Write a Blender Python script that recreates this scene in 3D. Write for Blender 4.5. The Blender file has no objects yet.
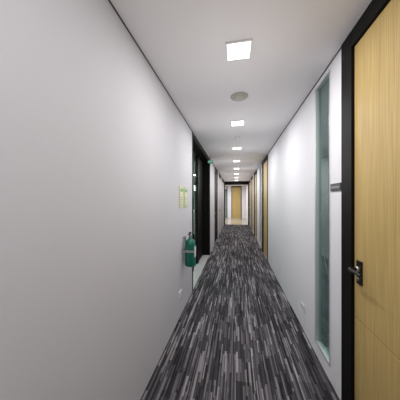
import bpy, math, random
from mathutils import Vector
random.seed(4)
S=bpy.context.scene
C=S.collection
try:
    S.view_settings.view_transform='Standard'
except Exception: pass
XL,XR,H=-0.708,0.768,2.63
A=math.radians(10.2)

# ---------------- materials ----------------
def mat(name,col,rough=.6,metal=0,emit=None,es=0,spec=.5):
    m=bpy.data.materials.new(name); m.use_nodes=True
    b=m.node_tree.nodes['Principled BSDF']
    b.inputs['Base Color'].default_value=(*col,1); b.inputs['Roughness'].default_value=rough
    b.inputs['Metallic'].default_value=metal
    b.inputs['Specular IOR Level'].default_value=spec
    if emit:
        b.inputs['Emission Color'].default_value=(*emit,1); b.inputs['Emission Strength'].default_value=es
    return m
def paint(name,c,var=.03,rough=.75):
    m=mat(name,c,rough,spec=.25); nt=m.node_tree; N=nt.nodes; L=nt.links; b=N['Principled BSDF']
    tc=N.new('ShaderNodeTexCoord'); n=N.new('ShaderNodeTexNoise'); n.inputs['Scale'].default_value=1.5
    r=N.new('ShaderNodeValToRGB')
    r.color_ramp.elements[0].color=(*[x*(1-var) for x in c],1); r.color_ramp.elements[1].color=(*[min(1,x*(1+var)) for x in c],1)
    L.new(tc.outputs['Object'],n.inputs['Vector']); L.new(n.outputs['Fac'],r.inputs['Fac']); L.new(r.outputs['Color'],b.inputs['Base Color'])
    n2=N.new('ShaderNodeTexNoise'); n2.inputs['Scale'].default_value=250
    bp=N.new('ShaderNodeBump'); bp.inputs['Strength'].default_value=.04; bp.inputs['Distance'].default_value=.002
    L.new(tc.outputs['Object'],n2.inputs['Vector']); L.new(n2.outputs['Fac'],bp.inputs['Height']); L.new(bp.outputs['Normal'],b.inputs['Normal'])
    return m
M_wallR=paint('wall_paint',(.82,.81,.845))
M_wallL=paint('wall_paint_shaded',(.545,.54,.565))  # white wall paint darkened, the left side's dimmer light put into its colour
M_ceil=paint('ceiling_paint',(.82,.80,.81))
M_black=mat('black_frame',(.006,.0055,.005),.55,spec=.12)
M_dark=mat('gap_shade_and_marks',(.06,.06,.06),.8)  # painted shade of the ceiling gap, also print lines and socket slots
M_white=mat('white_plastic',(.8,.8,.79),.4)
M_grey=mat('grey_plastic',(.40,.41,.34),.5)
M_steel=mat('steel',(.55,.55,.55),.3,1)
M_green=mat('green_enamel',(.0,.13,.085),.3)
M_emit=mat('led_panel',(1,1,1),.5,0,(1,.99,.96),9)
M_chrome_dark=mat('dark_metal',(.03,.027,.027),.3,.7)

def wood():
    m=mat('oak_veneer',(.6,.4,.14),.5,spec=.3); nt=m.node_tree;N=nt.nodes;L=nt.links;b=N['Principled BSDF']
    tc=N.new('ShaderNodeTexCoord'); mp=N.new('ShaderNodeMapping'); mp.inputs['Scale'].default_value=(110,110,1.5)
    n=N.new('ShaderNodeTexNoise'); n.inputs['Scale'].default_value=1.6; n.inputs['Detail'].default_value=6
    r=N.new('ShaderNodeValToRGB'); e=r.color_ramp.elements
    e[0].position=.3;e[0].color=(.43,.295,.10,1); e[1].position=.7;e[1].color=(.62,.45,.18,1)
    L.new(tc.outputs['Object'],mp.inputs['Vector']);L.new(mp.outputs[0],n.inputs['Vector']);L.new(n.outputs['Fac'],r.inputs['Fac']);L.new(r.outputs['Color'],b.inputs['Base Color'])
    return m
M_wood=wood()

def carpet():
    m=mat('carpet_planks',(.1,.1,.1),.95,spec=.1); nt=m.node_tree;N=nt.nodes;L=nt.links;b=N['Principled BSDF']
    tc=N.new('ShaderNodeTexCoord'); sp=N.new('ShaderNodeSeparateXYZ'); L.new(tc.outputs['Object'],sp.inputs[0])
    def math_(op,a,c=None):
        n=N.new('ShaderNodeMath'); n.operation=op
        for i,v in enumerate((a,c)):
            if v is None: continue
            if isinstance(v,(int,float)): n.inputs[i].default_value=v
            else: L.new(v,n.inputs[i])
        return n.outputs[0]
    def wn(a,c):
        cb=N.new('ShaderNodeCombineXYZ'); L.new(a,cb.inputs[0])
        if c is not None: L.new(c,cb.inputs[1])
        w=N.new('ShaderNodeTexWhiteNoise'); w.noise_dimensions='2D'; L.new(cb.outputs[0],w.inputs['Vector']); return w.outputs['Value']
    def dashes(w,l):
        col=math_('FLOOR',math_('DIVIDE',sp.outputs[0],w)); r=wn(col,None)
        row=math_('FLOOR',math_('ADD',math_('DIVIDE',sp.outputs[1],l),math_('MULTIPLY',r,17.0)))
        return wn(col,row)
    d1=dashes(.018,.24); d2=dashes(.009,.5); d3=dashes(.125,.5)
    v=math_('ADD',math_('MULTIPLY',d1,.5),math_('MULTIPLY',d2,.5))
    v=math_('ADD',v,math_('MULTIPLY',math_('SUBTRACT',d3,.5),.18))
    r=N.new('ShaderNodeValToRGB'); r.color_ramp.elements[0].position=.15; r.color_ramp.elements[0].color=(.020,.019,.021,1)
    r.color_ramp.elements[1].position=.95; r.color_ramp.elements[1].color=(.34,.32,.335,1)
    e=r.color_ramp.elements.new(.5); e.color=(.060,.056,.062,1)
    e=r.color_ramp.elements.new(.72); e.color=(.145,.136,.147,1)
    L.new(v,r.inputs['Fac']); L.new(r.outputs['Color'],b.inputs['Base Color'])
    n2=N.new('ShaderNodeTexNoise'); n2.inputs['Scale'].default_value=400
    bp=N.new('ShaderNodeBump'); bp.inputs['Strength'].default_value=.3; bp.inputs['Distance'].default_value=.003
    L.new(tc.outputs['Object'],n2.inputs['Vector']); L.new(n2.outputs['Fac'],bp.inputs['Height']); L.new(bp.outputs['Normal'],b.inputs['Normal'])
    return m
M_carpet=carpet()
def tile(name,c1,c2):
    m=mat(name,c1,.15); nt=m.node_tree;N=nt.nodes;L=nt.links;b=N['Principled BSDF']
    tc=N.new('ShaderNodeTexCoord'); br=N.new('ShaderNodeTexBrick'); br.offset=0
    br.inputs['Scale'].default_value=1; br.inputs['Brick Width'].default_value=.6; br.inputs['Row Height'].default_value=.6
    br.inputs['Mortar Size'].default_value=.004
    br.inputs['Color1'].default_value=(*c1,1);br.inputs['Color2'].default_value=(*c2,1);br.inputs['Mortar'].default_value=(.3,.28,.25,1)
    L.new(tc.outputs['Object'],br.inputs['Vector']);L.new(br.outputs['Color'],b.inputs['Base Color']); return m
M_tile=tile('beige_tile',(.5,.46,.37),(.46,.42,.34))
M_tileg=tile('pale_tile',(.5,.51,.5),(.47,.48,.47))
def glass(name,tint,refl=.2,rough=.02):
    m=bpy.data.materials.new(name);m.use_nodes=True;nt=m.node_tree;N=nt.nodes;L=nt.links;N.clear()
    o=N.new('ShaderNodeOutputMaterial');mx=N.new('ShaderNodeMixShader');t=N.new('ShaderNodeBsdfTransparent');g=N.new('ShaderNodeBsdfGlossy')
    t.inputs[0].default_value=(*tint,1);g.inputs['Color'].default_value=(.8,.9,.87,1);g.inputs['Roughness'].default_value=rough
    mx.inputs[0].default_value=refl;L.new(t.outputs[0],mx.inputs[1]);L.new(g.outputs[0],mx.inputs[2]);L.new(mx.outputs[0],o.inputs[0]);return m
M_glass=glass('clear_glass',(.58,.68,.67),.32)
M_glassG=glass('green_glass',(.40,.62,.53),.28)

# ---------------- mesh helpers ----------------
def boxes(name,bl,m,parent=None,bevel=0):
    v=[];f=[]
    for (x0,x1,y0,y1,z0,z1) in bl:
        k=len(v)
        v+=[(x0,y0,z0),(x1,y0,z0),(x1,y1,z0),(x0,y1,z0),(x0,y0,z1),(x1,y0,z1),(x1,y1,z1),(x0,y1,z1)]
        f+=[tuple(k+i for i in q) for q in ((3,2,1,0),(4,5,6,7),(0,1,5,4),(1,2,6,5),(2,3,7,6),(3,0,4,7))]
    me=bpy.data.meshes.new(name);me.from_pydata(v,[],f);me.update();me.materials.append(m)
    o=bpy.data.objects.new(name,me);C.objects.link(o)
    if parent:o.parent=parent
    if bevel:
        b=o.modifiers.new('b','BEVEL');b.width=bevel;b.segments=3
    return o
def lathe(name,prof,m,loc,parent=None,n=32,rot=None):
    v=[];f=[]
    for (r,z) in prof:
        for i in range(n):
            a=2*math.pi*i/n; v.append((r*math.cos(a),r*math.sin(a),z))
    for j in range(len(prof)-1):
        for i in range(n):
            f.append((j*n+i,j*n+(i+1)%n,(j+1)*n+(i+1)%n,(j+1)*n+i))
    f.append(tuple(reversed(range(n))));f.append(tuple((len(prof)-1)*n+i for i in range(n)))
    me=bpy.data.meshes.new(name);me.from_pydata(v,[],f);me.update();me.materials.append(m)
    for p in me.polygons:p.use_smooth=len(p.vertices)==4
    o=bpy.data.objects.new(name,me);C.objects.link(o);o.location=loc
    if rot:o.rotation_euler=rot
    if parent:o.parent=parent
    return o
def tube(name,pts,r,m,parent=None):
    cu=bpy.data.curves.new(name,'CURVE');cu.dimensions='3D';cu.bevel_depth=r;cu.bevel_resolution=4;cu.use_fill_caps=True
    s=cu.splines.new('NURBS');s.points.add(len(pts)-1);s.use_endpoint_u=True;s.order_u=3
    for p,q in zip(s.points,pts):p.co=(*q,1)
    cu.materials.append(m);o=bpy.data.objects.new(name,cu);C.objects.link(o)
    if parent:o.parent=parent
    return o
def empty(name):
    o=bpy.data.objects.new(name,None);C.objects.link(o);return o
def text(name,body,size,m,loc,rot,parent=None):
    cu=bpy.data.curves.new(name,'FONT');cu.body=body;cu.size=size;cu.align_x='CENTER';cu.align_y='CENTER';cu.extrude=.0008
    cu.materials.append(m);o=bpy.data.objects.new(name,cu);C.objects.link(o);o.location=loc;o.rotation_euler=rot
    if parent:o.parent=parent
    return o

YB=-2.6; YC=12.4; YE=16.6; T=.14
# floors
boxes('floor',[(XL,XR,YB,YC,-.05,0)],M_carpet)
boxes('floor_lobby',[(-3.2,XR+T,YC,YE+.1,-.05,0)],M_tile)
boxes('floor_alcove',[(XL-.32,XL,3.2,5.5,-.05,-.001)],M_tileg)
boxes('floor_room_right',[(XR,3,.0,5.2,-.05,-.002)],M_carpet)
boxes('floor_room_left',[(-3.2,XL-.32,2.8,6.2,-.05,-.002)],M_carpet)
boxes('ceiling',[(-3.3,3.1,YB,YE+.2,H,H+.1)],M_ceil)
# right wall
rd=[(.42,1.62),(5.1,6.25),(7.7,8.85),(9.6,10.75)]
segs=[];y=YB
ops=[(.42,1.62,0,H),(1.82,2.14,.12,2.58),(5.1,6.25,0,H),(6.5,6.85,.12,2.58),(7.7,8.85,0,H),(9.1,9.4,.12,2.58),(9.6,10.75,0,H),(11.2,12.2,0,H)]
for a,b,z0,z1 in ops:
    segs.append((XR,XR+T,y,a,0,H))
    if z0>0: segs+= [(XR,XR+T,a,b,0,z0),(XR,XR+T,a,b,z1,H)]
    y=b
segs.append((XR,XR+T,y,YE,0,H))
boxes('wall_right',segs,M_wallR)
# left wall
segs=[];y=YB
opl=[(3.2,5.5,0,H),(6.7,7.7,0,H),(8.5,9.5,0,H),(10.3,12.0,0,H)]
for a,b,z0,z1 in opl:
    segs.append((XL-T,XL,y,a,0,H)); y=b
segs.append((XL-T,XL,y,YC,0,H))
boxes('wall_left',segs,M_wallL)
boxes('wall_back',[(XL-T,XR+T,YB-.1,YB,0,H)],M_wallR)
boxes('wall_end',[(-3.3,-.37,YE,YE+.12,0,H),(.45,XR+T,YE,YE+.12,0,H)],M_wallR)
boxes('wall_lobby_left',[(-3.3,-3.2,YC-.1,YE,0,H),(-3.2,XL-T,YC-.1,YC,0,H)],M_wallR)
boxes('wall_room_right',[(2.9,3.0,0,5.3,0,H),(XR+T,2.9,5.2,5.3,0,H),(XR+T,2.9,1.66,1.74,0,H)],M_wallR)
boxes('wall_room_left',[(-3.3,-3.2,2.8,6.2,0,H),(-3.2,XL-T-.01,2.7,2.8,0,H),(-3.2,XL-T-.01,6.2,6.3,0,H)],M_wallR)
# dark strips that paint the shade of the gap along the ceiling
g=.007
boxes('gap_shade_1',[(XL,XL+g,YB,3.2,H-g,H),(XL,XL+g,5.5,YC,H-g,H)],M_dark)
boxes('gap_shade_2',[(XR-g,XR,YB,.42,H-g,H),(XR-g,XR,1.62,5.1,H-g,H),(XR-g,XR,6.25,7.7,H-g,H)],M_dark)

# ---------- doors -------------
def lever(par,x,y,z,side,d=-1):
    boxes('escutcheon',[(min(x,x+side*.010),max(x,x+side*.010),y-.027,y+.027,z-.075,z+.075)],M_chrome_dark,par,.003)
    tube('lever',[(x+side*.008,y,z+.02),(x+side*.05,y,z+.02),(x+side*.062,y,z+.02),(x+side*.064,y+d*.02,z+.02),(x+side*.062,y+d*.12,z+.018)],.0095,M_chrome_dark,par)
    lathe('collar',[(.018,0),(.018,.012),(.012,.014)],M_steel,(x+side*.010,y,z+.02),par,24,(0,side*math.pi/2,0))
    lathe('lock_cylinder',[(.011,0),(.011,.006)],M_steel,(x+side*.010,y,z-.04),par,20,(0,side*math.pi/2,0))
def door_right(i,y0,y1,fr=.13,groove=.727,hand=1):
    e=empty('door_%d'%i)
    a,b=y0+.04,y1-fr
    x=XR-.012
    boxes('frame',[(x,XR+.1,b,y1,0,H-.001),(x,XR+.1,y0,a,0,H-.001),(x,XR+.1,a,b,2.52,H-.001)],M_black,e,.002)
    boxes('leaf',[(XR+.006,XR+.046,a+.003,b-.003,groove+.003,2.515),(XR+.006,XR+.046,a+.003,b-.003,.008,groove-.003)],M_wood,e,.0015)
    boxes('leaf_core',[(XR+.012,XR+.04,a+.01,b-.01,.02,2.5)],M_black,e)
    lever(e,XR+.006,b-.065,1.04,-1)
    return e
for i,(a,b) in enumerate(rd): door_right(i+1,a,b,.13 if i==0 else .3)
door_right(5,11.2,12.2,.25)
# glass windows right
M_frameg=mat('aluminium_grey',(.50,.56,.54),.4,.2)
M_etch=mat('etched_film',(.36,.42,.41),.5)
def sidelight(i,a,b):
    e=empty('window_%d'%i)
    boxes('glass',[(XR+.02,XR+.03,a+.01,b-.01,.13,2.57)],M_glass,e)
    x0,x1=XR-.004,XR+.10
    boxes('frame',[(x0,x1,a,a+.012,.12,2.58),(x0,x1,b-.03,b,.12,2.58),(x0,x1,a+.012,b-.03,.12,.135),(x0,x1,a+.012,b-.03,2.565,2.58)],M_frameg,e)
    def strip(y0,z0,y1,z1,w=.005):
        me=bpy.data.meshes.new('etched_line');x=XR+.0185
        me.from_pydata([(x,y0,z0-w),(x,y0,z0+w),(x,y1,z1+w),(x,y1,z1-w)],[],[(0,1,2,3)]);me.materials.append(M_etch)
        o=bpy.data.objects.new('etched_line',me);C.objects.link(o);o.parent=e
    strip(a+.012,1.62,b-.03,1.30);strip(a+.012,.72,b-.03,1.22)
sidelight(1,1.82,2.14);sidelight(2,6.5,6.85);sidelight(3,9.1,9.4)
# left recessed glazed entrance
e=empty('door_6'); xr=XL-.17
boxes('frame',[(XL-.25,XL+.004,3.2,3.26,0,H-.001),(XL-.25,XL+.004,5.40,5.5,0,H-.001),(xr-.06,xr,4.05,4.16,0,H-.1),(XL-.20,XL+.004,3.26,5.40,H-.10,H-.001),
   (xr-.05,xr-.01,3.26,4.05,0,.09),(xr-.06,xr,4.6,4.72,0,H-.1)],M_black,e,.002)
boxes('glass_leaf',[(xr-.035,xr-.025,3.265,4.045,.09,H-.1),(xr-.035,xr-.025,4.165,4.595,.01,H-.1)],M_glassG,e)
boxes('solid_leaf',[(xr-.05,xr-.01,4.725,5.395,.01,H-.105)],M_black,e)
tube('pull_handle',[(xr,3.92,.8),(xr+.05,3.92,.8),(xr+.05,3.92,.85),(xr+.05,3.92,1.25),(xr+.05,3.92,1.3),(xr,3.92,1.3)],.012,M_steel,e)
# far-left doors
def door_left(i,y0,y1,m=M_glassG):
    e=empty('door_%d'%i)
    boxes('frame',[(XL-.1,XL+.012,y0,y0+.1,0,H-.001),(XL-.1,XL+.012,y1-.08,y1,0,H-.001),(XL-.1,XL+.012,y0+.1,y1-.08,2.50,H-.001)],M_black,e)
    boxes('leaf',[(XL-.046,XL-.006,y0+.103,y1-.083,.008,2.495)],m,e)
    lever(e,XL-.006,y0+.17,1.04,1,1)
door_left(7,6.7,7.7,M_black);door_left(8,8.5,9.5,M_wallR);
e=empty('door_9')
boxes('frame',[(XL-.1,XL+.012,10.3,10.4,0,H-.001),(XL-.1,XL+.012,11.1,11.18,0,H-.001),(XL-.1,XL+.012,11.92,12,0,H-.001),(XL-.1,XL+.012,10.4,11.92,2.5,H-.001)],M_black,e)
boxes('leaf',[(XL-.046,XL-.006,10.4,11.1,.008,2.5),(XL-.046,XL-.006,11.18,11.92,.008,2.5)],M_wallR,e)
# portal
boxes('trim_3',[(XL,XR,YC-.05,YC+.05,H-.2,H-.001),(XL,XL+.05,YC-.05,YC+.05,0,H-.2),(XR-.05,XR,YC-.05,YC+.05,0,H-.2)],M_black)
# end door
e=empty('door_10')
boxes('frame',[(-.37,-.32,YE-.02,YE+.1,0,H-.001),(.40,.45,YE-.02,YE+.1,0,H-.001),(-.32,.40,YE-.02,YE+.1,2.55,H-.001)],M_black,e)
boxes('leaf',[(-.315,.038,YE+.01,YE+.05,.01,2.545),(.042,.395,YE+.01,YE+.05,.01,2.545)],M_wood,e)
tube('pull',[(.0,YE+.01,.9),(.0,YE-.04,.9),(.0,YE-.04,1.2),(.0,YE+.01,1.2)],.012,M_steel,e)
# lobby window
e=empty('window_4')
boxes('frame',[(x,x+.05,YE-.06,YE-.01,0,H-.001) for x in (-1.7,-1.2,-.75)]+[(-1.65,-.7,YE-.06,YE-.01,2.3,2.36)],M_black,e)
boxes('glass',[(-1.65,-1.2,YE-.04,YE-.03,.02,2.3),(-1.15,-.75,YE-.04,YE-.03,.02,2.3)],M_glass,e)

# ---------- ceiling fittings ----------
lx=.02
ys=[1.535+1.44*k for k in range(-2,8)]
for k,yy in enumerate(ys):
    e=empty('ceiling_downlight');w=.082
    boxes('trim_ring',[(lx-w-.012,lx-w,yy-w-.012,yy+w+.012,H-.012,H),(lx+w,lx+w+.012,yy-w-.012,yy+w+.012,H-.012,H),(lx-w,lx+w,yy-w-.012,yy-w,H-.012,H),(lx-w,lx+w,yy+w,yy+w+.012,H-.012,H)],M_white,e)
    boxes('diffuser',[(lx-w,lx+w,yy-w,yy+w,H-.010,H-.001)],M_emit,e)
    l=bpy.data.lights.new('lamp','AREA');l.shape='SQUARE';l.size=.16;l.energy=6 if k<2 else 10.5;l.color=(1,.985,.985)
    o=bpy.data.objects.new('lamp',l);C.objects.link(o);o.location=(lx,yy,H-.014);o.parent=e
    l=bpy.data.lights.new('ceiling_fill','POINT');l.shadow_soft_size=.12;l.energy=(1.6 if k<1 else 4.2);l.color=(1,.985,.985)  # added fill point without a fixture, brightens the ceiling
    o=bpy.data.objects.new('ceiling_fill',l);C.objects.link(o);o.location=(lx,yy,H-.6);o.parent=e
def area(name,loc,size,en,col=(1,1,1)):
    l=bpy.data.lights.new(name,'AREA');l.size=size;l.energy=en;l.color=col
    o=bpy.data.objects.new(name,l);C.objects.link(o);o.location=loc
area('lobby_fill',(-.8,14.6,H-.02),1.0,65,(1,.98,.96))  # added fill light, no fixture, brightens the lobby
area('room_right_fill',(2.0,3.6,H-.02),.6,28)  # added unseen fill so the room behind the sidelight is not black
area('room_left_fill',(-2.2,4.4,H-.02),.6,36)  # added unseen fill, brightens the view through the left glazing
e=empty('ceiling_speaker')
yy=2.24*math.cos(A)+.02
lathe('rim',[(.092,0),(.094,-.004),(.088,-.010),(.075,-.012),(.07,-.009)],M_grey,(.035,yy,H),e)
lathe('grille',[(.07,-.004),(.07,-.009),(.05,-.012),(.02,-.013)],M_grey,(.035,yy,H),e)
e=empty('smoke_detector')
lathe('base',[(.05,0),(.05,-.012),(.04,-.018),(.03,-.035),(.012,-.04)],M_white,(.03,3.7,H),e)

# ---------- extinguisher ----------
e=empty('fire_extinguisher'); ex,ey=XL+.095,2.66
lathe('cylinder',[(.05,.60),(.066,.61),(.070,.63),(.070,.90),(.064,.935),(.045,.96),(.024,.975),(.022,1.0)],M_green,(ex,ey,0),e)
lathe('valve',[(.02,.995),(.02,1.03),(.014,1.04)],M_steel,(ex,ey,0),e)
boxes('squeeze_grip',[(ex-.01,ex+.01,ey-.1,ey+.02,1.035,1.047),(ex-.008,ex+.008,ey-.09,ey+.0,1.06,1.068),(ex-.008,ex+.008,ey-.012,ey+.012,1.03,1.068)],M_black,e,.002)
tube('hose',[(ex,ey+.01,1.02),(ex+.02,ey+.10,1.04),(ex+.03,ey+.12,.95),(ex+.03,ey+.095,.8),(ex+.02,ey+.09,.68)],.011,M_black,e)
lathe('nozzle',[(.013,.0),(.02,-.09)],M_black,(ex+.02,ey+.09,.69),e)
boxes('label',[(ex+.064,ex+.0715,ey-.035,ey+.035,.73,.87)],M_white,e)
boxes('wall_bracket',[(XL,XL+.03,ey-.03,ey+.03,.66,1.0),(XL+.001,XL+.16,ey-.074,ey-.070,.80,.83)],M_steel,e)
# notices
def poster(y0,y1,z0,z1,c1):
    e=empty('wall_notice')
    boxes('frame',[(XL,XL+.008,y0,y1,z0,z1)],mat('notice_border',c1,.5),e)
    boxes('paper',[(XL+.008,XL+.0095,y0+.02,y1-.02,z0+.02,z1-.02)],mat('notice_paper',(.66,.64,.45),.6),e)
    boxes('header_band',[(XL+.0095,XL+.0105,y0+.025,y1-.025,z1-.07,z1-.03)],mat('notice_band',(.2,.4,.15),.6),e)
    boxes('diagram_lines',[(XL+.0095,XL+.0105,y0+.04,y1-.06-.02*(k%2),z0+.04+.03*k,z0+.046+.03*k) for k in range(4)],M_dark,e)
poster(2.44,2.63,1.4,1.68,(.55,.55,.3));poster(2.67,2.86,1.4,1.68,(.35,.5,.25))
# room sign
e=empty('room_sign')
boxes('plate',[(XR-.008,XR,1.64,1.80,1.57,1.63)],mat('sign_grey',(.05,.052,.055),.4),e,.002)
boxes('insert',[(XR-.0095,XR-.008,1.655,1.785,1.592,1.608)],mat('sign_insert',(.25,.25,.26),.4),e)
# outlets
def outlet(x,s,yy,z):
    e=empty('power_outlet')
    a,b=sorted((x,x+s*.008)); boxes('plate',[(a,b,yy-.06,yy+.06,z-.038,z+.038)],M_white,e,.003)
    a,b=sorted((x+s*.008,x+s*.009)); boxes('sockets',[(a,b,yy+d-.003,yy+d+.003,z-.01,z+.01) for d in (-.035,-.02,.02,.035)],M_dark,e)
outlet(XL,1,2.48,.30);outlet(XR,-1,2.5,.26)
# exit sign on header
e=empty('exit_sign')
boxes('housing',[(XL+.01,XL+.14,4.98,5.01,2.42,2.50)],mat('exit_green',(.0,.2,.09),.4,0,(.02,.5,.25),.12),e,.003)
boxes('hanger',[(XL+.07,XL+.08,4.99,5.0,2.50,H)],M_steel,e)
text('lettering','EXIT',.055,mat('exit_white',(.9,.9,.9),.4,0,(1,1,1),.3),(XL+.075,4.979,2.460),(math.pi/2,0,0),e)

# world + camera
w=bpy.data.worlds.new('World');S.world=w;w.use_nodes=True
w.node_tree.nodes['Background'].inputs[0].default_value=(.8,.85,.9,1);w.node_tree.nodes['Background'].inputs[1].default_value=.5
cd=bpy.data.cameras.new('Camera');cd.sensor_width=36;cd.lens=18;cd.clip_start=.05
co=bpy.data.objects.new('Camera',cd);C.objects.link(co);co.location=(0,0,1.5);co.rotation_euler=(math.pi/2,0,A)
S.camera=co
